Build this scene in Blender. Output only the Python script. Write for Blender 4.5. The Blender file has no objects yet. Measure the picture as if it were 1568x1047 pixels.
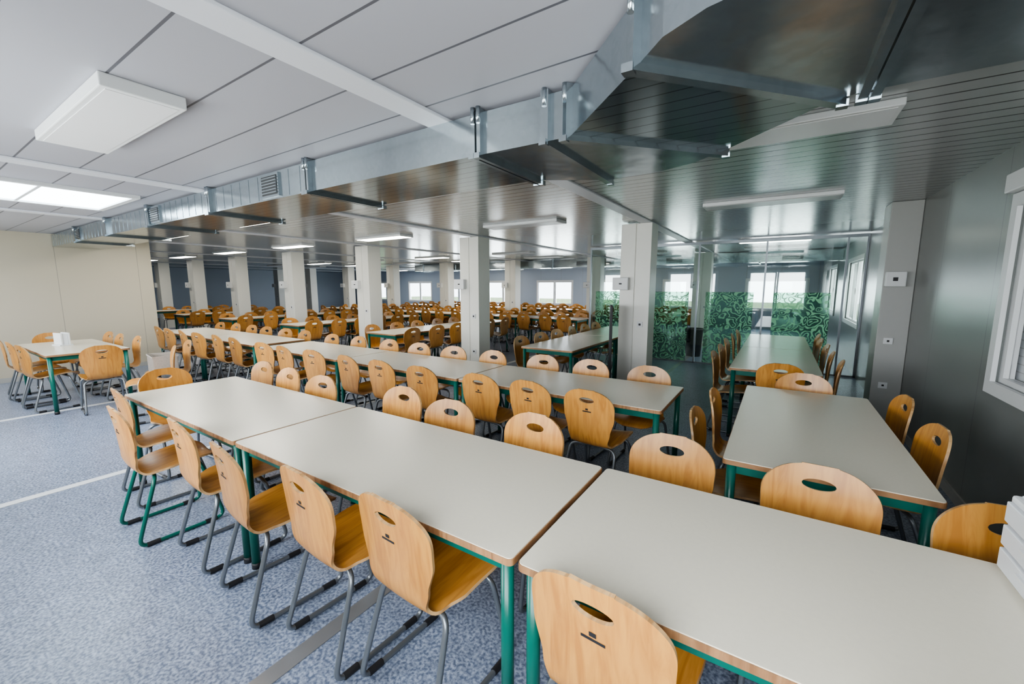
import bpy, bmesh, math, random
from mathutils import Vector, Matrix
random.seed(7)
scene = bpy.context.scene
COL = scene.collection

# ------------------------------------------------------------------ materials
def new_mat(name):
    m = bpy.data.materials.new(name); m.use_nodes = True
    nt = m.node_tree
    return m, nt, nt.nodes['Principled BSDF']

def pmat(name, col, rough=0.5, metal=0.0, noise=0.0, nscale=20, bump=0.0, spec=0.5):
    m, nt, b = new_mat(name)
    b.inputs['Roughness'].default_value = rough
    b.inputs['Metallic'].default_value = metal
    b.inputs['Specular IOR Level'].default_value = spec
    tc = nt.nodes.new('ShaderNodeTexCoord')
    n = nt.nodes.new('ShaderNodeTexNoise'); n.inputs['Scale'].default_value = nscale
    nt.links.new(tc.outputs['Object'], n.inputs['Vector'])
    r = nt.nodes.new('ShaderNodeMixRGB')
    r.inputs[1].default_value = tuple(c*(1-noise) for c in col)+(1,)
    r.inputs[2].default_value = tuple(min(1, c*(1+noise)) for c in col)+(1,)
    nt.links.new(n.outputs['Fac'], r.inputs[0])
    nt.links.new(r.outputs[0], b.inputs['Base Color'])
    if bump > 0:
        bp = nt.nodes.new('ShaderNodeBump'); bp.inputs['Strength'].default_value = bump
        bp.inputs['Distance'].default_value = 0.01
        nt.links.new(n.outputs['Fac'], bp.inputs['Height']); nt.links.new(bp.outputs[0], b.inputs['Normal'])
    return m

def emat(name, col, strength):
    m, nt, b = new_mat(name)
    b.inputs['Base Color'].default_value = (*col, 1)
    b.inputs['Emission Color'].default_value = (*col, 1)
    b.inputs['Emission Strength'].default_value = strength
    return m

def math_node(nt, op, a=None, b=None, va=None, vb=None):
    n = nt.nodes.new('ShaderNodeMath'); n.operation = op
    if a is not None: nt.links.new(a, n.inputs[0])
    if va is not None: n.inputs[0].default_value = va
    if b is not None: nt.links.new(b, n.inputs[1])
    if vb is not None: n.inputs[1].default_value = vb
    return n.outputs[0]

def seam_mat(name, col, seamcol, axis, pitch, width, rough, metal=0.0, offset=0.0, perf=0.0, noise=0.03, spec=0.5, bumps=0.4):
    """surface panelled with grooves every `pitch` metres along an axis"""
    m, nt, b = new_mat(name)
    b.inputs['Roughness'].default_value = rough
    b.inputs['Metallic'].default_value = metal
    b.inputs['Specular IOR Level'].default_value = spec
    geo = nt.nodes.new('ShaderNodeNewGeometry')
    sep = nt.nodes.new('ShaderNodeSeparateXYZ'); nt.links.new(geo.outputs['Position'], sep.inputs[0])
    v = math_node(nt, 'ADD', sep.outputs[axis], vb=offset+1000*pitch)
    v = math_node(nt, 'DIVIDE', v, vb=pitch)
    v = math_node(nt, 'FRACT', v)
    l = math_node(nt, 'LESS_THAN', v, vb=width/pitch)
    n = nt.nodes.new('ShaderNodeTexNoise'); n.inputs['Scale'].default_value = 1.3
    nt.links.new(geo.outputs['Position'], n.inputs['Vector'])
    base = nt.nodes.new('ShaderNodeMixRGB')
    base.inputs[1].default_value = tuple(c*(1-noise) for c in col)+(1,)
    base.inputs[2].default_value = tuple(min(1, c*(1+noise)) for c in col)+(1,)
    nt.links.new(n.outputs['Fac'], base.inputs[0])
    colout = base.outputs[0]
    if perf > 0:
        v = nt.nodes.new('ShaderNodeTexVoronoi'); v.inputs['Scale'].default_value = 95
        v.inputs['Randomness'].default_value = 0.0
        nt.links.new(geo.outputs['Position'], v.inputs['Vector'])
        lt = math_node(nt, 'LESS_THAN', v.outputs['Distance'], vb=0.3)
        lt = math_node(nt, 'MULTIPLY', lt, vb=perf)
        mx0 = nt.nodes.new('ShaderNodeMixRGB'); mx0.inputs[2].default_value = tuple(c*0.4 for c in col)+(1,)
        nt.links.new(lt, mx0.inputs[0]); nt.links.new(colout, mx0.inputs[1]); colout = mx0.outputs[0]
    mx = nt.nodes.new('ShaderNodeMixRGB'); mx.inputs[2].default_value = (*seamcol, 1)
    nt.links.new(l, mx.inputs[0]); nt.links.new(colout, mx.inputs[1])
    nt.links.new(mx.outputs[0], b.inputs['Base Color'])
    bp = nt.nodes.new('ShaderNodeBump'); bp.inputs['Strength'].default_value = bumps; bp.inputs['Distance'].default_value = 0.004
    bp.invert = True
    nt.links.new(l, bp.inputs['Height']); nt.links.new(bp.outputs[0], b.inputs['Normal'])
    return m

def wood_mat(name, c1, c2, rough=0.35):
    m, nt, b = new_mat(name)
    b.inputs['Roughness'].default_value = rough
    tc = nt.nodes.new('ShaderNodeTexCoord')
    oi = nt.nodes.new('ShaderNodeObjectInfo')
    mp = nt.nodes.new('ShaderNodeMapping'); mp.inputs['Scale'].default_value = (9, 1.2, 1.2)
    add = nt.nodes.new('ShaderNodeVectorMath'); add.operation = 'ADD'
    sc = math_node(nt, 'MULTIPLY', oi.outputs['Random'], vb=30.0)
    nt.links.new(tc.outputs['Object'], add.inputs[0]); nt.links.new(sc, add.inputs[1])
    nt.links.new(add.outputs[0], mp.inputs['Vector'])
    n = nt.nodes.new('ShaderNodeTexNoise'); n.inputs['Scale'].default_value = 3.0
    n.inputs['Detail'].default_value = 5; n.inputs['Distortion'].default_value = 1.4
    nt.links.new(mp.outputs[0], n.inputs['Vector'])
    rp = nt.nodes.new('ShaderNodeValToRGB')
    rp.color_ramp.elements[0].position = 0.34; rp.color_ramp.elements[0].color = (*c2, 1)
    rp.color_ramp.elements[1].position = 0.60; rp.color_ramp.elements[1].color = (*c1, 1)
    nt.links.new(n.outputs['Fac'], rp.inputs[0])
    hsv = nt.nodes.new('ShaderNodeHueSaturation')
    v = math_node(nt, 'MULTIPLY', oi.outputs['Random'], vb=0.35)
    v = math_node(nt, 'ADD', v, vb=0.72)
    nt.links.new(v, hsv.inputs['Value']); nt.links.new(rp.outputs[0], hsv.inputs['Color'])
    nt.links.new(hsv.outputs[0], b.inputs['Base Color'])
    b.inputs['Coat Weight'].default_value = 0.25; b.inputs['Coat Roughness'].default_value = 0.25
    return m

M = {}
M['wood'] = wood_mat('chair_beech_plywood', (0.62, 0.295, 0.068), (0.47, 0.200, 0.044))
M['ply_edge'] = wood_mat('plywood_edge', (0.60, 0.38, 0.18), (0.34, 0.18, 0.07), 0.5)
M['tab_edge'] = wood_mat('table_edge_wood', (0.42, 0.23, 0.11), (0.26, 0.13, 0.06), 0.45)
M['steel'] = pmat('grey_steel_tube', (0.24, 0.26, 0.28), 0.35, 0.7)
M['green'] = pmat('green_painted_steel', (0.008, 0.12, 0.09), 0.3)
M['black'] = pmat('black_plastic', (0.02, 0.02, 0.022), 0.5)
M['laminate'] = pmat('table_laminate', (0.74, 0.69, 0.57), 0.26, noise=0.03, nscale=60)
M['white'] = pmat('white_plastic', (0.72, 0.73, 0.73), 0.4)
M['frost'] = pmat('frosted_white_plastic', (0.7, 0.72, 0.74), 0.3)
M['colmat'] = pmat('column_paint', (0.78, 0.77, 0.71), 0.4, noise=0.02)
M['pillar'] = pmat('pillar_paint', (0.42, 0.42, 0.40), 0.4, noise=0.02)
M['trimw'] = pmat('ceiling_batten_white', (0.64, 0.65, 0.69), 0.4)
M['trimstrip'] = pmat('floor_joint_strip_metal', (0.36, 0.37, 0.38), 0.35, 0.6, noise=0.1, nscale=6)
M['trimlight'] = pmat('floor_joint_strip_pale', (0.72, 0.74, 0.76), 0.4, noise=0.05, nscale=6)
M['ceil_front'] = seam_mat('ceiling_perforated_panels', (0.385, 0.385, 0.42), (0.11, 0.11, 0.125), 1, 0.325, 0.011, 0.5, offset=0.01, perf=0.4)
M['ceil_back'] = seam_mat('ceiling_metal_slats', (0.47, 0.48, 0.48), (0.05, 0.05, 0.05), 1, 0.13, 0.013, 0.2, metal=0.35, offset=0.01, bumps=1.0)
M['wall_cream'] = seam_mat('wall_cream_panels', (0.52, 0.475, 0.375), (0.32, 0.30, 0.25), 1, 1.1, 0.008, 0.5, offset=0.4)
M['wall_grey'] = seam_mat('wall_grey_panels', (0.225, 0.235, 0.225), (0.14, 0.14, 0.14), 1, 1.15, 0.008, 0.28, offset=0.5)
M['wall_far'] = seam_mat('wall_far_panels', (0.40, 0.46, 0.54), (0.3, 0.3, 0.3), 0, 1.1, 0.008, 0.45)
M['screen_shutter'] = seam_mat('roller_shutter_slats', (0.62, 0.64, 0.66), (0.4, 0.4, 0.4), 2, 0.05, 0.006, 0.5)
M['duct_under'] = seam_mat('galvanised_ribbed_sheet', (0.34, 0.39, 0.41), (0.14, 0.155, 0.16), 1, 0.085, 0.007, 0.14, metal=0.92, bumps=0.9, offset=0.02)
M['lamp_on'] = emat('lit_diffuser', (1.0, 0.95, 0.84), 18.0)
M['lamp_dim'] = pmat('unlit_diffuser', (0.74, 0.74, 0.75), 0.35)
M['skylight'] = emat('skylight_diffuser', (0.78, 0.91, 1.0), 6.0)

# galvanised duct
m, nt, b = new_mat('galvanised_steel'); M['galv'] = m
tc = nt.nodes.new('ShaderNodeTexCoord')
v = nt.nodes.new('ShaderNodeTexVoronoi'); v.inputs['Scale'].default_value = 45
nt.links.new(tc.outputs['Object'], v.inputs['Vector'])
n = nt.nodes.new('ShaderNodeTexNoise'); n.inputs['Scale'].default_value = 2.5
nt.links.new(tc.outputs['Object'], n.inputs['Vector'])
mx = nt.nodes.new('ShaderNodeMixRGB'); mx.blend_type = 'MIX'; mx.inputs[0].default_value = 0.12
rp = nt.nodes.new('ShaderNodeValToRGB')
rp.color_ramp.elements[0].color = (0.32, 0.37, 0.40, 1); rp.color_ramp.elements[1].color = (0.47, 0.52, 0.55, 1)
nt.links.new(n.outputs['Fac'], rp.inputs[0])
hs = nt.nodes.new('ShaderNodeValToRGB')
hs.color_ramp.elements[0].color = (0.3, 0.35, 0.38, 1); hs.color_ramp.elements[1].color = (0.65, 0.7, 0.73, 1)
nt.links.new(v.outputs['Color'], hs.inputs[0])
nt.links.new(rp.outputs[0], mx.inputs[1]); nt.links.new(hs.outputs[0], mx.inputs[2])
nt.links.new(mx.outputs[0], b.inputs['Base Color'])
b.inputs['Metallic'].default_value = 0.92
rr_ = nt.nodes.new('ShaderNodeMapRange'); rr_.inputs[3].default_value = 0.10; rr_.inputs[4].default_value = 0.26
nt.links.new(n.outputs['Fac'], rr_.inputs[0]); nt.links.new(rr_.outputs[0], b.inputs['Roughness'])
nb = nt.nodes.new('ShaderNodeTexNoise'); nb.inputs['Scale'].default_value = 4.0
nt.links.new(tc.outputs['Object'], nb.inputs['Vector'])
bp = nt.nodes.new('ShaderNodeBump'); bp.inputs['Strength'].default_value = 0.25; bp.inputs['Distance'].default_value = 0.02
nt.links.new(nb.outputs['Fac'], bp.inputs['Height']); nt.links.new(bp.outputs[0], b.inputs['Normal'])

# speckled vinyl floor
m, nt, b = new_mat('speckled_vinyl_floor'); M['floor'] = m
geo = nt.nodes.new('ShaderNodeNewGeometry')
n1 = nt.nodes.new('ShaderNodeTexNoise'); n1.inputs['Scale'].default_value = 70; n1.inputs['Detail'].default_value = 4
n2 = nt.nodes.new('ShaderNodeTexNoise'); n2.inputs['Scale'].default_value = 10; n2.inputs['Detail'].default_value = 2
for n in (n1, n2): nt.links.new(geo.outputs['Position'], n.inputs['Vector'])
r1 = nt.nodes.new('ShaderNodeValToRGB'); r1.color_ramp.interpolation = 'LINEAR'
e = r1.color_ramp.elements
e[0].position = 0.38; e[0].color = (0.115, 0.145, 0.215, 1)
e[1].position = 0.64; e[1].color = (0.36, 0.41, 0.52, 1)
k = e.new(0.50); k.color = (0.225, 0.268, 0.36, 1)
nt.links.new(n1.outputs['Fac'], r1.inputs[0])
mx = nt.nodes.new('ShaderNodeMixRGB'); mx.blend_type = 'OVERLAY'; mx.inputs[0].default_value = 0.3
nt.links.new(r1.outputs[0], mx.inputs[1]); nt.links.new(n2.outputs['Fac'], mx.inputs[2])
nt.links.new(mx.outputs[0], b.inputs['Base Color'])
b.inputs['Roughness'].default_value = 0.33

def glass_mat(name, fac, tint):
    m = bpy.data.materials.new(name); m.use_nodes = True; nt = m.node_tree
    nt.nodes.clear(); out = nt.nodes.new('ShaderNodeOutputMaterial')
    t = nt.nodes.new('ShaderNodeBsdfTransparent'); t.inputs[0].default_value = (*tint, 1)
    g = nt.nodes.new('ShaderNodeBsdfGlossy'); g.inputs['Roughness'].default_value = 0.02
    mixs = nt.nodes.new('ShaderNodeMixShader'); mixs.inputs[0].default_value = fac
    nt.links.new(t.outputs[0], mixs.inputs[1]); nt.links.new(g.outputs[0], mixs.inputs[2]); nt.links.new(mixs.outputs[0], out.inputs[0])
    return m
M['glass'] = glass_mat('window_glass', 0.08, (1, 1, 1))
M['pglass'] = glass_mat('partition_glass', 0.12, (0.76, 0.82, 0.80))
# green patterned film on glass
m = bpy.data.materials.new('green_leaf_pattern_film'); m.use_nodes = True; nt = m.node_tree
nt.nodes.clear(); out = nt.nodes.new('ShaderNodeOutputMaterial')
tc = nt.nodes.new('ShaderNodeTexCoord')
nz = nt.nodes.new('ShaderNodeTexNoise'); nz.inputs['Scale'].default_value = 3.5
nt.links.new(tc.outputs['Object'], nz.inputs['Vector'])
va = nt.nodes.new('ShaderNodeMixRGB'); va.blend_type = 'ADD'; va.inputs[0].default_value = 0.35
nt.links.new(tc.outputs['Object'], va.inputs[1]); nt.links.new(nz.outputs['Color'], va.inputs[2])
vo = nt.nodes.new('ShaderNodeTexVoronoi'); vo.feature = 'F1'; vo.inputs['Scale'].default_value = 6.0
nt.links.new(va.outputs[0], vo.inputs['Vector'])
s1 = math_node(nt, 'MULTIPLY', vo.outputs['Distance'], vb=22.0)
s1 = math_node(nt, 'SINE', s1)
lt = math_node(nt, 'GREATER_THAN', s1, vb=0.4)
sp = nt.nodes.new('ShaderNodeSeparateXYZ'); nt.links.new(tc.outputs['Object'], sp.inputs[0])
mr = nt.nodes.new('ShaderNodeMapRange'); mr.inputs[1].default_value = 0.8; mr.inputs[2].default_value = 1.15; mr.inputs[3].default_value = 0.32; mr.inputs[4].default_value = 0.08
nt.links.new(sp.outputs[2], mr.inputs[0])
lt2 = math_node(nt, 'MULTIPLY', lt, vb=0.6)
al = math_node(nt, 'MAXIMUM', lt2, mr.outputs[0])
t = nt.nodes.new('ShaderNodeBsdfTransparent'); t.inputs[0].default_value = (0.72, 0.88, 0.80, 1)
d = nt.nodes.new('ShaderNodeBsdfDiffuse')
cm = nt.nodes.new('ShaderNodeMixRGB'); cm.inputs[1].default_value = (0.10, 0.19, 0.15, 1); cm.inputs[2].default_value = (0.46, 0.74, 0.52, 1)
nt.links.new(lt, cm.inputs[0]); nt.links.new(cm.outputs[0], d.inputs[0])
tl = nt.nodes.new('ShaderNodeBsdfTranslucent'); nt.links.new(cm.outputs[0], tl.inputs[0])
ad = nt.nodes.new('ShaderNodeMixShader'); ad.inputs[0].default_value = 0.5
nt.links.new(d.outputs[0], ad.inputs[1]); nt.links.new(tl.outputs[0], ad.inputs[2])
mixs = nt.nodes.new('ShaderNodeMixShader')
nt.links.new(al, mixs.inputs[0]); nt.links.new(t.outputs[0], mixs.inputs[1]); nt.links.new(ad.outputs[0], mixs.inputs[2])
nt.links.new(mixs.outputs[0], out.inputs[0]); M['leaf'] = m
M['ground'] = pmat('outdoor_ground', (0.16, 0.22, 0.10), 0.9, noise=0.3, nscale=3)
M['basket'] = pmat('grey_brown_basket', (0.36, 0.32, 0.28), 0.7, noise=0.2, nscale=80)

# ------------------------------------------------------------------ mesh helpers
def box(bm, x0, x1, y0, y1, z0, z1, mat=0, bevel=0.0):
    vs = [bm.verts.new((x, y, z)) for x in (x0, x1) for y in (y0, y1) for z in (z0, z1)]
    idx = [(0,1,3,2),(4,6,7,5),(0,4,5,1),(2,3,7,6),(0,2,6,4),(1,5,7,3)]
    fs = []
    for i in idx:
        f = bm.faces.new([vs[j] for j in i]); f.material_index = mat; fs.append(f)
    if bevel > 0:
        es = set(e for f in fs for e in f.edges)
        r = bmesh.ops.bevel(bm, geom=list(es), offset=bevel, segments=2, affect='EDGES', profile=0.5)
        for f in r['faces']: f.material_index = mat
    return fs

def prism(bm, pts, z0, z1, mat=0, topmat=None, botmat=None):
    lo = [bm.verts.new((p[0], p[1], z0)) for p in pts]; hi = [bm.verts.new((p[0], p[1], z1)) for p in pts]
    n = len(pts)
    f = bm.faces.new(lo[::-1]); f.material_index = mat if botmat is None else botmat
    f = bm.faces.new(hi); f.material_index = mat if topmat is None else topmat
    for i in range(n):
        f = bm.faces.new((lo[i], lo[(i+1) % n], hi[(i+1) % n], hi[i])); f.material_index = mat

def tube(bm, pts, r, seg=8, mat=0, smooth=True):
    pts = [Vector(p) for p in pts]
    n = len(pts)
    tang = []
    for i in range(n):
        a = pts[max(0, i-1)]; b2 = pts[min(n-1, i+1)]
        tang.append((b2-a).normalized())
    ref = Vector((0, 0, 1)) if abs(tang[0].z) < 0.9 else Vector((1, 0, 0))
    nrm = tang[0].cross(ref).normalized()
    rings = []
    for i in range(n):
        nrm = (nrm - tang[i]*nrm.dot(tang[i])).normalized()
        bn = tang[i].cross(nrm)
        rings.append([bm.verts.new(pts[i] + (nrm*math.cos(2*math.pi*k/seg) + bn*math.sin(2*math.pi*k/seg))*r) for k in range(seg)])
    for i in range(n-1):
        for k in range(seg):
            f = bm.faces.new((rings[i][k], rings[i][(k+1) % seg], rings[i+1][(k+1) % seg], rings[i+1][k]))
            f.material_index = mat; f.smooth = smooth
    f = bm.faces.new(rings[0][::-1]); f.material_index = mat
    f = bm.faces.new(rings[-1]); f.material_index = mat

def fillet(pts, r, seg=5):
    pts = [Vector(p) for p in pts]; out = [pts[0]]
    for i in range(1, len(pts)-1):
        p = pts[i]; a = (pts[i-1]-p); b2 = (pts[i+1]-p)
        rr = min(r, a.length*0.48, b2.length*0.48)
        p0 = p + a.normalized()*rr; p1 = p + b2.normalized()*rr
        for k in range(seg+1):
            t = k/seg
            out.append(p0*(1-t)**2 + p*2*t*(1-t) + p1*t*t)
    out.append(pts[-1]); return out

def mesh_from(bm, name, mats, recalc=True):
    if recalc: bmesh.ops.recalc_face_normals(bm, faces=bm.faces[:])
    me = bpy.data.meshes.new(name); bm.to_mesh(me); bm.free()
    for mt in mats: me.materials.append(M[mt])
    return me

def obj(name, me, loc=(0, 0, 0), rz=0.0):
    o = bpy.data.objects.new(name, me); COL.objects.link(o)
    o.location = loc; o.rotation_euler = (0, 0, rz); return o

# ------------------------------------------------------------------ chair
ctrl = [(0.232,0.415),(0.215,0.436),(0.16,0.447),(0.06,0.442),(-0.04,0.430),(-0.12,0.424),(-0.172,0.438),(-0.202,0.485),(-0.214,0.56),(-0.222,0.66),(-0.234,0.76),(-0.252,0.860)]
dense = []
for i in range(len(ctrl)-1):
    p0 = ctrl[max(0, i-1)]; p1 = ctrl[i]; p2 = ctrl[i+1]; p3 = ctrl[min(len(ctrl)-1, i+2)]
    for k in range(12):
        t = k/12
        dense.append(tuple(0.5*((2*p1[j]) + (-p0[j]+p2[j])*t + (2*p0[j]-5*p1[j]+4*p2[j]-p3[j])*t*t + (-p0[j]+3*p1[j]-3*p2[j]+p3[j])*t**3) for j in (0, 1)))
dense.append(ctrl[-1])
cum = [0]
for i in range(1, len(dense)): cum.append(cum[-1]+math.dist(dense[i], dense[i-1]))
L = cum[-1]
def prof(d):
    d = max(0, min(L, d)); i = 0
    while i < len(cum)-2 and cum[i+1] < d: i += 1
    t = (d-cum[i])/max(1e-9, cum[i+1]-cum[i])
    y = dense[i][0]*(1-t)+dense[i+1][0]*t; z = dense[i][1]*(1-t)+dense[i+1][1]*t
    a = dense[max(0, i-1)]; c = dense[min(len(dense)-1, i+2)]
    ty, tz = c[0]-a[0], c[1]-a[1]; l = math.hypot(ty, tz)
    return y, z, ty/l, tz/l
wc = [(0,0.19),(0.15,0.202),(0.33,0.196),(0.44,0.165),(0.53,0.148),(0.62,0.166),(0.76,0.196),(0.88,0.200),(1,0.19)]
def wid(d):
    s = d/L
    for i in range(len(wc)-1):
        if s <= wc[i+1][0]:
            t = (s-wc[i][0])/(wc[i+1][0]-wc[i][0]); t = t*t*(3-2*t)
            w = wc[i][1]*(1-t)+wc[i+1][1]*t; break
    else: w = wc[-1][1]
    zf, zt = 0.09, 0.16
    if d < zf: w *= max(0.12, 1-((zf-d)/zf)**2.6)**(1/2.6)
    if d > L-zt: w *= max(0.06, 1-((d-(L-zt))/zt)**2.5)**(1/2.5)
    return w
def surf(x, d, off=0.0):
    y, z, ty, tz = prof(d)
    ny, nz = tz, -ty
    c = 0.024*(x/0.2)**2 + off
    if 0.40*L < d < 0.62*L: c -= 0.014*math.sin((d/L-0.40)/0.22*math.pi)*(x/0.2)**2
    return Vector((x, y+ny*c, z+nz*c))

def chair_mesh(name, framemat, NC=30):
    zf, zt = 0.09, 0.16
    ds = [zf*(1-math.cos(k/9*math.pi/2)) for k in range(10)]
    mid = 36
    ds += [zf+(L-zt-zf)*k/mid for k in range(1, mid)]
    ds += [L-zt+zt*math.sin(k/24*math.pi/2) for k in range(0, 25)]
    dc = L-0.080; hw, hh = 0.058, 0.0225
    grid = [[[wid(d)*(-1+2*c/NC), d] for c in range(NC+1)] for d in ds]
    alive = {}
    for r in range(len(ds)-1):
        for c in range(NC):
            cx = sum(grid[r+i][c+j][0] for i in (0, 1) for j in (0, 1))/4
            cd = sum(grid[r+i][c+j][1] for i in (0, 1) for j in (0, 1))/4
            alive[(r, c)] = (cx/hw)**2+((cd-dc)/hh)**2 > 1
    def al(r, c): return alive.get((r, c), True)
    for r in range(len(ds)):
        for c in range(NC+1):
            nb = [al(r-1, c-1), al(r-1, c), al(r, c-1), al(r, c)]
            if any(nb) and not all(nb):
                x, d = grid[r][c]; q = math.sqrt((x/hw)**2+((d-dc)/hh)**2)
                grid[r][c] = [x/q, dc+(d-dc)/q]
    bm = bmesh.new()
    vs = [[bm.verts.new(surf(*grid[r][c])) for c in range(NC+1)] for r in range(len(ds))]
    for (r, c), ok in alive.items():
        if ok:
            f = bm.faces.new((vs[r][c], vs[r][c+1], vs[r+1][c+1], vs[r+1][c])); f.smooth = True
    loose = [v for v in bm.verts if not v.link_faces]
    bmesh.ops.delete(bm, geom=loose, context='VERTS')
    bmesh.ops.recalc_face_normals(bm, faces=bm.faces[:])
    me = bpy.data.meshes.new('tmp'); bm.to_mesh(me); bm.free()
    for mt in ('wood', 'ply_edge', framemat, 'black'): me.materials.append(M[mt])
    o = bpy.data.objects.new('tmp', me); COL.objects.link(o)
    md = o.modifiers.new('s', 'SOLIDIFY'); md.thickness = 0.012; md.offset = 0; md.material_offset_rim = 1
    bpy.context.view_layer.update()
    dg = bpy.context.evaluated_depsgraph_get()
    me2 = bpy.data.meshes.new_from_object(o.evaluated_get(dg))
    bpy.data.objects.remove(o)
    bm = bmesh.new(); bm.from_mesh(me2)
    for f in bm.faces: f.smooth = f.material_index == 0
    # tag on the outside of the backrest
    dl = L-0.165
    def tag(x0, x1, d0, d1):
        q = [surf(x0, d0, -0.0075), surf(x1, d0, -0.0075), surf(x1, d1, -0.0075), surf(x0, d1, -0.0075)]
        f = bm.faces.new([bm.verts.new(p) for p in q]); f.material_index = 3
    tag(-0.034, 0.034, dl-0.0045, dl+0.0045)
    tag(-0.010, 0.010, dl+0.010, dl+0.024)
    # sled frame
    for s in (-1, 1):
        pth = fillet([(s*0.07, 0.115, 0.418), (s*0.185, 0.115, 0.416), (s*0.205, 0.215, 0.013), (s*0.205, -0.245, 0.013), (s*0.178, -0.125, 0.405), (s*0.07, -0.105, 0.406)], 0.06, 6)
        tube(bm, pth, 0.0115, 10, 2)
        for (ya, yb) in ((0.10, 0.165), (-0.205, -0.14)):
            tube(bm, [(s*0.205, ya, 0.0145), (s*0.205, yb, 0.0145)], 0.0145, 10, 3)
    tube(bm, [(-0.08, 0.115, 0.418), (0.08, 0.115, 0.418)], 0.0112, 10, 2)
    tube(bm, [(-0.08, -0.105, 0.406), (0.08, -0.105, 0.406)], 0.0112, 10, 2)
    for sx in (-0.09, 0.09):
        for yy, zz in ((0.115, 0.43), (-0.105, 0.415)):
            tube(bm, [(sx, yy, zz-0.008), (sx, yy, zz+0.010)], 0.014, 8, 3)
    me = bpy.data.meshes.new(name); bm.to_mesh(me); bm.free()
    for mt in ('wood', 'ply_edge', framemat, 'black'): me.materials.append(M[mt])
    me.set_sharp_from_angle(angle=math.radians(45))
    return me
CH = chair_mesh('dining_chair_mesh', 'steel'); CHG = chair_mesh('dining_chair_green_mesh', 'green')

def chair(bx, by, ang_deg, green=False):
    """bx,by: where the backrest stands; ang 0 = sitter faces +Y"""
    a = math.radians(ang_deg); fx, fy = -math.sin(a), math.cos(a)
    obj('dining_chair', CHG if green else CH, (bx+0.245*fx, by+0.245*fy, 0.0), a)

# ------------------------------------------------------------------ table
def table_mesh():
    bm = bmesh.new()
    def rr(w, h, r, n=5):
        pts = []
        for cx, cy, a0 in ((w-r, h-r, 0), (-w+r, h-r, 90), (-w+r, -h+r, 180), (w-r, -h+r, 270)):
            for k in range(n+1):
                a = math.radians(a0+90*k/n); pts.append((cx+r*math.cos(a), cy+r*math.sin(a)))
        return pts
    W, H = 0.896, 0.395
    prism(bm, rr(W, H, 0.02), 0.724, 0.7465, 1)
    prism(bm, rr(W-0.003, H-0.003, 0.018), 0.7465, 0.75, 0)
    for s in (-1, 1):
        box(bm, -W+0.06, W-0.06, s*(H-0.055)-0.0125, s*(H-0.055)+0.0125, 0.67, 0.724, 2)
        box(bm, s*(W-0.055)-0.0125, s*(W-0.055)+0.0125, -H+0.06, H-0.06, 0.67, 0.724, 2)
        for q in (-1, 1):
            tube(bm, [(s*(W-0.04), q*(H-0.04), 0.03), (s*(W-0.04), q*(H-0.04), 0.723)], 0.022, 16, 2)
            tube(bm, [(s*(W-0.04), q*(H-0.04), 0.0), (s*(W-0.04), q*(H-0.04), 0.035)], 0.024, 16, 3)
    me = mesh_from(bm, 'dining_table_mesh', ['laminate', 'tab_edge', 'green', 'black'])
    return me
TB = table_mesh()
def table(x0, y0, along='x'):
    if along == 'x': obj('dining_table', TB, (x0+0.9, y0+0.395, 0))
    else: obj('dining_table', TB, (x0+0.395, y0+0.9, 0), math.pi/2)

# ------------------------------------------------------------------ room shell
H = 2.48; XR = 1.20; XL = -10.65; XFL = -25.0; YF = -0.45; YB = 17.9; YRET = 3.12
bm = bmesh.new(); box(bm, XFL-0.2, XR+0.2, YF-0.2, YB+0.2, -0.12, 0.0)
obj('floor', mesh_from(bm, 'floor', ['floor']))
bm = bmesh.new()
box(bm, XFL-0.2, XR+0.2, YF-0.2, 2.1, H, H+0.12, 0); box(bm, XFL-0.2, XR+0.2, 2.1, YB+0.2, H, H+0.12, 1)
obj('ceiling', mesh_from(bm, 'ceiling', ['ceil_front', 'ceil_back']))

def wall(name, axis, c0, c1, a0, a1, openings, mat):
    bm = bmesh.new()
    def bx(p, q, z0, z1):
        if q-p < 1e-4 or z1-z0 < 1e-4: return
        if axis == 'x': box(bm, p, q, c0, c1, z0, z1)
        else: box(bm, c0, c1, p, q, z0, z1)
    cur = a0
    for (p, q, za, zb) in sorted(openings):
        bx(cur, p, 0, H); bx(p, q, 0, za); bx(p, q, zb, H); cur = q
    bx(cur, a1, 0, H)
    return obj(name, mesh_from(bm, name, [mat]))

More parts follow.
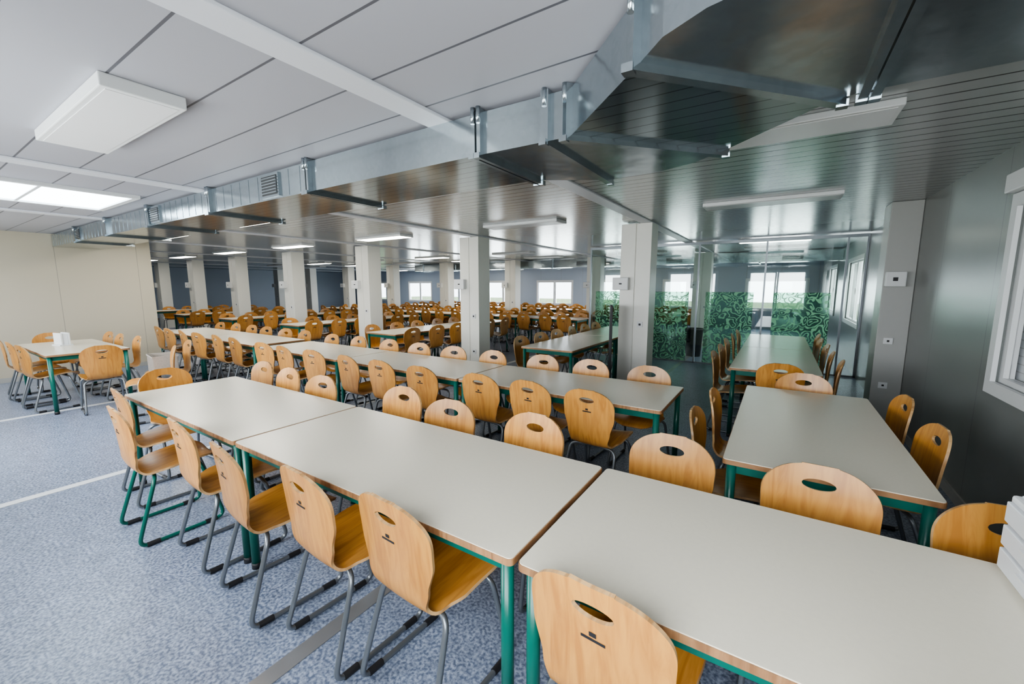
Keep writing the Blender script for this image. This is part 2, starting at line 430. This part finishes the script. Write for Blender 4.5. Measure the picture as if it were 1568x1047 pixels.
wn = [0]
def window(axis, c, inward, a, b2, za, zb, shutter=False):
    wn[0] += 1
    bm = bmesh.new()
    def bx(p, q, d0, d1, z0, z1, m=0):
        lo, hi = sorted((c+inward*d0, c+inward*d1))
        if axis == 'x': box(bm, p, q, lo, hi, z0, z1, m)
        else: box(bm, lo, hi, p, q, z0, z1, m)
    f = 0.06
    bx(a-0.05, a+0.03, 0.0, 0.025, za-0.05, zb+0.05); bx(b2-0.03, b2+0.05, 0.0, 0.025, za-0.05, zb+0.05)
    bx(a+0.03, b2-0.03, 0.0, 0.025, za-0.05, za+0.03); bx(a+0.03, b2-0.03, 0.0, 0.025, zb-0.03, zb+0.05)
    mid = (a+b2)/2
    for (p, q) in ((a+0.001, mid-0.005), (mid+0.005, b2-0.001)):
        bx(p, p+f, -0.07, -0.02, za+0.001, zb-0.001); bx(q-f, q, -0.07, -0.02, za+0.001, zb-0.001)
        bx(p+f, q-f, -0.07, -0.02, za+0.001, za+f); bx(p+f, q-f, -0.07, -0.02, zb-f, zb-0.001)
        bx(p+f, q-f, -0.05, -0.045, za+f, zb-f, 1)
    bx(mid-0.01, mid+0.01, -0.02, -0.008, za+0.5*(zb-za)-0.06, za+0.5*(zb-za)+0.06)
    if shutter:
        bx(a+0.002, b2-0.002, -0.11, -0.09, za+0.002, zb-0.002, 2)
    return obj('window_%d' % wn[0], mesh_from(bm, 'window', ['white', 'glass', 'screen_shutter']))

cx = [-0.14-3*k for k in range(9)]
ops = [(c-0.93, c+0.93, 0.72, 1.82) for c in cx if c > XFL+1]
wall('wall_back', 'x', YB, YB+0.15, XFL, XR, ops, 'wall_far')
for o_ in ops: window('x', YB, -1, *o_)
opr = [(2.10, 3.88, 0.95, 2.10), (9.4, 11.3, 0.88, 2.1), (13.4, 15.2, 0.88, 2.1)]
wall('wall_right', 'y', XR, XR+0.15, YF-0.15, YB+0.15, opr, 'wall_grey')
for i, o_ in enumerate(opr): window('y', XR, -1, *o_, shutter=(i == 0))
bm = bmesh.new(); box(bm, XR-0.07, XR-0.002, 2.04, 3.92, 2.155, 2.27, 0, 0.008)
obj('roller_shutter_box', mesh_from(bm, 'shutter_box', ['white']))
opf = [(c-0.93, c+0.93, 0.9, 2.15) for c in cx[:4]]
wall('wall_front', 'x', YF-0.15, YF, XL-0.15, XR, opf, 'wall_cream')
for o_ in opf: window('x', YF, 1, *o_)
wall('wall_left', 'y', XL-0.15, XL, YF, YRET, [], 'wall_cream')
wall('wall_return', 'x', YRET-0.15, YRET, XFL, XL-0.15, [], 'wall_far')
wall('wall_far_left', 'y', XFL-0.15, XFL, YRET-0.15, YB+0.15, [], 'wall_far')
bm = bmesh.new(); box(bm, XR-0.015, XR, YF, 5.98, 0.0, 0.08); obj('baseboard_right', mesh_from(bm, 'bb', ['pillar']))
bm = bmesh.new(); box(bm, XL, XL+0.015, YF+0.02, YRET-0.02, 0.0, 0.08); obj('baseboard_left', mesh_from(bm, 'bb', ['pillar']))

tn = 1
for k in range(8):
    x = -1.64-3.0*k
    y0 = YF if x > XL else YRET
    if abs(x-XL) < 0.2: y0 = YRET
    bm = bmesh.new(); box(bm, x-0.075, x+0.075, y0, YB, H-0.018, H, 0, 0.004)
    obj('trim_%d' % tn, mesh_from(bm, 'ceiling_batten', ['trimw'])); tn += 1
    bm = bmesh.new(); box(bm, x-0.04, x+0.04, y0, YB, 0.0, 0.004, 0)
    obj('trim_%d' % tn, mesh_from(bm, 'floor_strip', ['trimstrip' if k == 0 else 'trimlight'])); tn += 1

# columns
def column_mesh():
    bm = bmesh.new()
    box(bm, -0.215, -0.004, -0.17, 0.17, 0, H-0.02, 0, 0.006)
    box(bm, 0.004, 0.215, -0.17, 0.17, 0, H-0.02, 0, 0.006)
    box(bm, -0.006, 0.006, -0.155, 0.155, 0, H-0.02, 0)
    box(bm, -0.225, 0.225, -0.18, 0.18, 0, 0.07, 0, 0.003)
    for z in (0.35, 1.0):
        box(bm, 0.06, 0.14, -0.183, -0.169, z, z+0.08, 1, 0.003)
        box(bm, 0.085, 0.115, -0.186, -0.18, z+0.025, z+0.055, 2)
    box(bm, -0.30, -0.07, -0.25, -0.169, 1.53, 1.71, 1, 0.01)
    box(bm, -0.20, -0.16, -0.254, -0.248, 1.61, 1.63, 2)
    return mesh_from(bm, 'column_mesh', ['colmat', 'white', 'black'])
CM = column_mesh()
for k in range(8):
    x = -1.76-3.02*k
    obj('column', CM, (x, 6.12, 0))
    obj('column', CM, (x, 12.1, 0))
bm = bmesh.new(); box(bm, 0.94, XR-0.001, 6.05, 6.4, 0, H-0.001, 0, 0.006)
box(bm, 0.95, 1.12, 5.98, 6.049, 1.58, 1.74, 1, 0.008); box(bm, 1.01, 1.05, 5.975, 5.982, 1.64, 1.68, 2)
for z in (0.45, 0.95):
    box(bm, 1.0, 1.08, 6.035, 6.049, z, z+0.07, 1, 0.003); box(bm, 1.03, 1.05, 6.03, 6.036, z+0.025, z+0.045, 2)
obj('wall_pillar', mesh_from(bm, 'pillar', ['pillar', 'white', 'black']))

# ------------------------------------------------------------------ duct
ZB = 2.258; ZT = 2.462
bm = bmesh.new()
sec = [
 [(-10.64,1.79),(-1.36,1.79),(-1.36,2.40),(-10.64,2.40)],
 [(-1.36,1.79),(-0.97,1.80),(-0.97,2.64),(-1.36,2.40)],
 [(-0.97,1.80),(-0.85,1.80),(-0.30,2.41),(-0.45,2.54),(-0.66,2.62),(-0.97,2.64)],
 [(-0.85,1.80),(-0.42,1.36),(0.12,1.98),(-0.30,2.41)],
 [(-0.42,1.36),(-0.32,1.25),(-0.2,1.185),(-0.05,1.15),(0.21,1.14),(0.21,1.96),(0.12,1.98)],
 [(0.21,1.14),(1.165,1.14),(1.165,1.96),(0.21,1.96)]]
for i, s in enumerate(sec): prism(bm, s, ZB, ZT, 0, botmat=2 if i in (0, 3) else 0)
def flange(p, q, off, w=0.014):
    p = Vector((p[0], p[1])); q = Vector((q[0], q[1])); d = (q-p).normalized(); n = Vector((d.y, -d.x))
    a = p-d*0.03+n*off; c = q+d*0.03+n*off
    prism(bm, [(a-n*w)[:], (a+n*w)[:], (c+n*w)[:], (c-n*w)[:]], ZB-0.024, ZT+0.012, 0)
    for e_ in (a, c):
        prism(bm, [(e_.x-0.018, e_.y-0.018), (e_.x+0.018, e_.y-0.018), (e_.x+0.018, e_.y+0.018), (e_.x-0.018, e_.y+0.018)], ZB-0.028, ZB-0.002, 0)
        tube(bm, [(e_.x, e_.y, ZT-0.06), (e_.x, e_.y, H)], 0.012, 8, 0)
for x in (-1.36, -2.88, -4.45, -5.98, -7.5, -9.02):
    flange((x, 1.79), (x, 2.40), 0.017, 0.011); flange((x, 1.79), (x, 2.40), -0.017, 0.011)
flange((-0.97, 1.80), (-0.97, 2.64), 0.0, 0.02)
flange((-0.85, 1.80), (-0.30, 2.41), 0.0, 0.02)
flange((-0.42, 1.36), (0.12, 1.98), 0.0, 0.02)
flange((0.21, 1.14), (0.21, 1.96), 0.017); flange((0.21, 1.14), (0.21, 1.96), -0.017)
for i in range(60):
    x = -10.5+i*0.15
    if x > -3.0 or any(abs(x-g) < 0.2 for g in (-3.4, -5.8, -8.9)): continue
    box(bm, x-0.003, x+0.003, 1.7875, 1.79, ZB+0.01, ZT-0.01, 0)
for gx in (-3.4, -5.8, -8.9):
    box(bm, gx-0.13, gx+0.13, 1.775, 1.79, ZB+0.015, ZT-0.015, 0)
    box(bm, gx-0.11, gx+0.11, 1.772, 1.776, ZB+0.032, ZT-0.032, 1)
    for j in range(6):
        z = ZB+0.042+j*0.022
        box(bm, gx-0.11, gx+0.11, 1.764, 1.772, z, z+0.008, 0)
obj('air_duct', mesh_from(bm, 'air_duct', ['galv', 'black', 'duct_under']))
bm = bmesh.new()
prism(bm, [(-13, 12.55), (XR-0.002, 12.55), (XR-0.002, 13.1), (-13, 13.1)], 2.2, ZT, 0)
for k in range(9):
    x = -12.5+1.5*k; box(bm, x-0.02, x+0.02, 12.52, 13.13, 2.17, H, 0)
for gx in (-11, -8.2, -5.4, -2.6, 0.2):
    box(bm, gx-0.25, gx+0.25, 12.535, 12.55, 2.22, 2.42, 0); box(bm, gx-0.22, gx+0.22, 12.532, 12.536, 2.25, 2.39, 1)
    for j in range(5): box(bm, gx-0.22, gx+0.22, 12.522, 12.532, 2.26+j*0.027, 2.27+j*0.027, 0)
obj('air_duct', mesh_from(bm, 'air_duct_far', ['galv', 'black']))

# ------------------------------------------------------------------ ceiling light fixtures
def fixture_mesh(on, th=0.036):
    bm = bmesh.new()
    box(bm, -0.61, 0.61, -0.155, 0.155, -th, 0, 0, 0.005)
    box(bm, -0.585, 0.585, -0.13, 0.13, -th-0.0025, -th+0.001, 1)
    return mesh_from(bm, 'fixture', ['white', 'lamp_on' if on else 'lamp_dim'])
FON, FOFF = fixture_mesh(True), fixture_mesh(False)
obj('ceiling_light', fixture_mesh(False, 0.058), (-3.07, 0.77, H))
for k in range(7):
    x = -0.17-3.0*k
    for y in (2.93, 5.2, 9.6, 11.3, 14.3, 16.3):
        on = (x < -5) or (y > 8 and k % 3 == 0 and y < 10)
        if x < -5 and y > 8: on = (k+int(y)) % 2 == 0
        obj('ceiling_light', FON if on else FOFF, (x, y, H))
# skylight
bm = bmesh.new()
sx0, sx1, sy0, sy1 = -6.65, -5.5, 0.30, 1.52
box(bm, sx0-0.05, sx1+0.05, sy0-0.05, sy0, H-0.03, H); box(bm, sx0-0.05, sx1+0.05, sy1, sy1+0.05, H-0.03, H)
box(bm, sx0-0.05, sx0, sy0, sy1, H-0.03, H); box(bm, sx1, sx1+0.05, sy0, sy1, H-0.03, H)
box(bm, sx0, sx1, sy0, sy1, H-0.012, H-0.001, 1)
box(bm, sx0, sx1, (sy0+sy1)/2-0.012, (sy0+sy1)/2+0.012, H-0.022, H-0.012, 0)
obj('skylight', mesh_from(bm, 'skylight', ['white', 'skylight']))

# ------------------------------------------------------------------ tables & chairs
def J(s=0.03): return random.uniform(-s, s)
for x in (-0.62, -2.43, -4.235): table(x, 0.975)
for x, y, a in ((-0.335,0.88,-4),(-1.10,0.88,-3.5),(-1.58,0.84,-4),(-2.14,0.79,-6),(-2.75,0.82,-4),(-3.35,0.71,-2),(-3.93,0.86,-3),(0.42,0.86,-3)):
    chair(x, y, a, green=(x == -3.35))
for x, y, a in ((-2.24,2.03,180),(-1.72,1.95,184),(-1.12,1.99,177),(-0.39,2.06,182),(0.19,2.02,179),(0.70,1.97,185),(-4.15,2.0,180),(-3.62,1.96,178),(-3.08,1.93,183)):
    chair(x, y, a)
chair(-4.56, 1.33, -86)
for x in (-2.41, -4.215, -6.02): table(x, 2.805)
for x in (-1.1,-1.6,-2.08,-2.74,-3.3,-3.84,-4.5,-5.1,-5.65): chair(x, 2.68+J(), J(6))
for x in (-0.95,-1.52,-2.06,-2.68,-3.28,-3.85,-4.45,-5.1,-5.7): chair(x, 3.80+J(), 180+J(5))
for x in (-8.05, -9.86): table(x, 2.86)
for i in range(6):
    chair(-6.55-0.6*i+J(), 2.73+J(), J(6)); chair(-6.55-0.6*i+J(), 3.84+J(), 180+J(6))
table(-9.22, 1.05)
for x in (-7.9, -8.5, -9.05): chair(x, 0.9+J(), J(7)); chair(x, 2.05+J(), 180+J(7))
chair(-7.02, 1.47, 84); chair(-9.62, 1.45, -92); chair(-6.72, 2.28, 172); chair(-6.2, 1.95, 165)
table(-0.18, 2.17, 'y')
for y in (2.62, 3.2): chair(-0.37+J(.02), y+J(), -90+J(5))
for y in (2.95, 3.66): chair(0.76+J(.01), y, 90+J(5))
chair(0.22, 4.17, 180); chair(0.06, 4.60, 2)
for y in (4.75, 6.56): table(-0.39, y, 'y')
for i in range(5):
    chair(-0.58+J(.02), 5.1+0.68*i+J(), -90+J(6)); chair(0.56+J(.02), 5.1+0.68*i+J(), 90+J(6))
for xc in (-2.6, -5.95, -8.95, -11.95, -14.9, -17.9):
    for y in (4.85, 6.66):
        table(xc-0.395, y, 'y')
    for i in range(6):
        y = 5.15+0.58*i
        for sgn in (-1, 1):
            bxx = xc+sgn*0.56
            if 5.0 < y < 6.6 and min(abs(bxx-(-1.76-3.02*k)) for k in range(8)) < 0.5: continue
            chair(bxx+J(.02), y+J(), (-90 if sgn < 0 else 90)+J(6))
for yr, xa, xb in ((9.5, -16, -4.2), (10.9, -16, -4.2), (13.4, -16, -2.0), (15.0, -16, -2.0)):
    x = xb
    while x-1.8 > xa:
        table(x-1.8, yr)
        for i in range(3):
            chair(x-0.3-0.6*i+J(), yr-0.12+J(), J(7)); chair(x-0.3-0.6*i+J(), yr+0.92+J(), 180+J(7))
        x -= 1.81

# ------------------------------------------------------------------ glass partition with green leaf film
bm = bmesh.new()
PX0, PX1, PY = -3.75, XR-0.002, 9.17
for (a, c) in ((-3.60,-2.76),(-2.42,-1.58),(-1.26,-0.42),(-0.10,0.76)):
    box(bm, a, c, PY-0.010, PY-0.007, 0.03, 1.47, 1)
cuts = [PX0, -2.59, -1.42, -0.26, 0.92, PX1]
for i in range(5):
    box(bm, cuts[i]+0.015, cuts[i+1]-0.015, PY-0.004, PY+0.004, 0.03, H-0.07, 0)
for c in cuts:
    x = min(max(c, PX0+0.015), PX1-0.016)
    box(bm, x-0.015, x+0.015, PY-0.025, PY+0.025, 0, H-0.03, 2)
box(bm, PX0, PX1, PY-0.025, PY+0.025, 0, 0.03, 2); box(bm, PX0, PX1, PY-0.03, PY+0.03, H-0.07, H-0.019, 2)
obj('glass_partition', mesh_from(bm, 'partition', ['pglass', 'leaf', 'steel']))
# thin black panel beside the column
bm = bmesh.new(); box(bm, -0.02, 0.02, -0.2, 0.2, 0.0, 1.32, 0, 0.006); box(bm, -0.1, 0.1, -0.22, -0.16, 0, 0.03, 0); box(bm, -0.1, 0.1, 0.16, 0.22, 0, 0.03, 0)
obj('black_divider_panel', mesh_from(bm, 'divider', ['black']), (-1.98, 5.64, 0), 0.35)
# waste bin behind the partition
bm = bmesh.new()
def ring(r, z, n=20): return [bm.verts.new((r*math.cos(2*math.pi*k/n), r*math.sin(2*math.pi*k/n), z)) for k in range(n)]
rs = [ring(0.15, 0.0), ring(0.19, 0.6), ring(0.205, 0.6), ring(0.205, 0.635), ring(0.18, 0.635), ring(0.145, 0.03)]
bm.faces.new(rs[0][::-1]); bm.faces.new(rs[-1])
for a_, b_ in zip(rs, rs[1:]):
    for k in range(20): bm.faces.new((a_[k], a_[(k+1) % 20], b_[(k+1) % 20], b_[k])).smooth = True
obj('waste_bin', mesh_from(bm, 'bin', ['black']), (-1.58, 10.1, 0))

# ------------------------------------------------------------------ small things
bm = bmesh.new()
box(bm, 0.61, 0.93, 1.38, 1.74, 0.751, 0.985, 0, 0.008)
for j in range(3):
    z = 0.765+j*0.071
    box(bm, 0.598, 0.611, 1.395, 1.725, z, z+0.061, 1, 0.004)
    box(bm, 0.590, 0.599, 1.52, 1.60, z+0.038, z+0.048, 0)
box(bm, 0.625, 0.915, 1.395, 1.725, 0.985, 0.991, 1, 0.002)
obj('drawer_organizer', mesh_from(bm, 'drawers', ['white', 'frost']))
bm = bmesh.new()
prism(bm, [(-0.11,-0.07),(0.11,-0.07),(0.11,0.07),(-0.11,0.07)], 0.751, 0.765, 0)
box(bm, -0.10, 0.10, -0.05, -0.03, 0.765, 0.93, 0, 0.004); box(bm, -0.10, 0.10, 0.03, 0.05, 0.765, 0.93, 0, 0.004)
box(bm, -0.085, 0.085, -0.028, 0.028, 0.765, 0.915, 1)
obj('napkin_dispenser', mesh_from(bm, 'napkins', ['white', 'frost']), (-8.55, 1.4, 0), 0.2)
# open basket standing on a chair seat
bm = bmesh.new()
hx, hy, z0, z1 = 0.19, 0.12, 0.462, 0.70
box(bm, -hx, hx, -hy, hy, z0, z0+0.012)
for s in (-1, 1):
    box(bm, s*hx-0.006, s*hx+0.006, -hy, hy, z0, z1); box(bm, -hx, hx, s*hy-0.006, s*hy+0.006, z0, z1)
box(bm, -hx-0.012, hx+0.012, -hy-0.014, -hy+0.002, z1-0.02, z1); box(bm, -hx-0.012, hx+0.012, hy-0.002, hy+0.014, z1-0.02, z1)
for i in range(9):
    x = -hx+0.02+i*0.0425
    box(bm, x-0.005, x+0.005, -hy-0.010, -hy-0.005, z0+0.02, z1-0.02)
obj('storage_basket', mesh_from(bm, 'basket', ['basket']), (-6.75, 1.98, 0), math.radians(-8))

# ------------------------------------------------------------------ outdoors
bm = bmesh.new(); box(bm, -60, 40, -40, 60, -0.5, -0.4); obj('ground', mesh_from(bm, 'ground', ['ground']))

# ------------------------------------------------------------------ lights
w = bpy.data.worlds.new('World'); scene.world = w; w.use_nodes = True
bg = w.node_tree.nodes['Background']; bg.inputs[0].default_value = (0.84, 0.93, 1.0, 1); bg.inputs[1].default_value = 4.2
def area(name, loc, rot, sx, sy, power, col=(0.92, 0.96, 1.0)):
    l = bpy.data.lights.new(name, 'AREA'); l.shape = 'RECTANGLE'; l.size = sx; l.size_y = sy; l.energy = power; l.color = col
    o = bpy.data.objects.new(name, l); COL.objects.link(o); o.location = loc; o.rotation_euler = rot
for c, p in zip(cx[:4], (74, 78, 82, 50)):
    area('daylight_window_front', (c, YF-0.17, 1.52), (math.radians(88), 0, 0), 1.8, 1.2, p)
for c in cx[:7]:
    area('daylight_window_back', (c, YB+0.2, 1.3), (math.radians(-90), 0, 0), 1.8, 1.1, 65, (0.86, 0.94, 1.0))
for y in (10.35, 14.3):
    area('daylight_window_right', (XR+0.2, y, 1.5), (math.radians(90), 0, math.radians(90)), 1.8, 1.1, 30)

# ------------------------------------------------------------------ camera
cam = bpy.data.cameras.new('Camera'); co = bpy.data.objects.new('Camera', cam); COL.objects.link(co)
co.location = (0, 0, 1.585); co.rotation_euler = (math.radians(90-7.72), 0, math.radians(32.9))
cam.sensor_width = 36; cam.lens = 36*630/1568; cam.clip_start = 0.03
scene.camera = co
scene.view_settings.view_transform = 'AgX'
try: scene.view_settings.look = 'AgX - Medium High Contrast'
except Exception: pass
scene.view_settings.exposure = 0.45
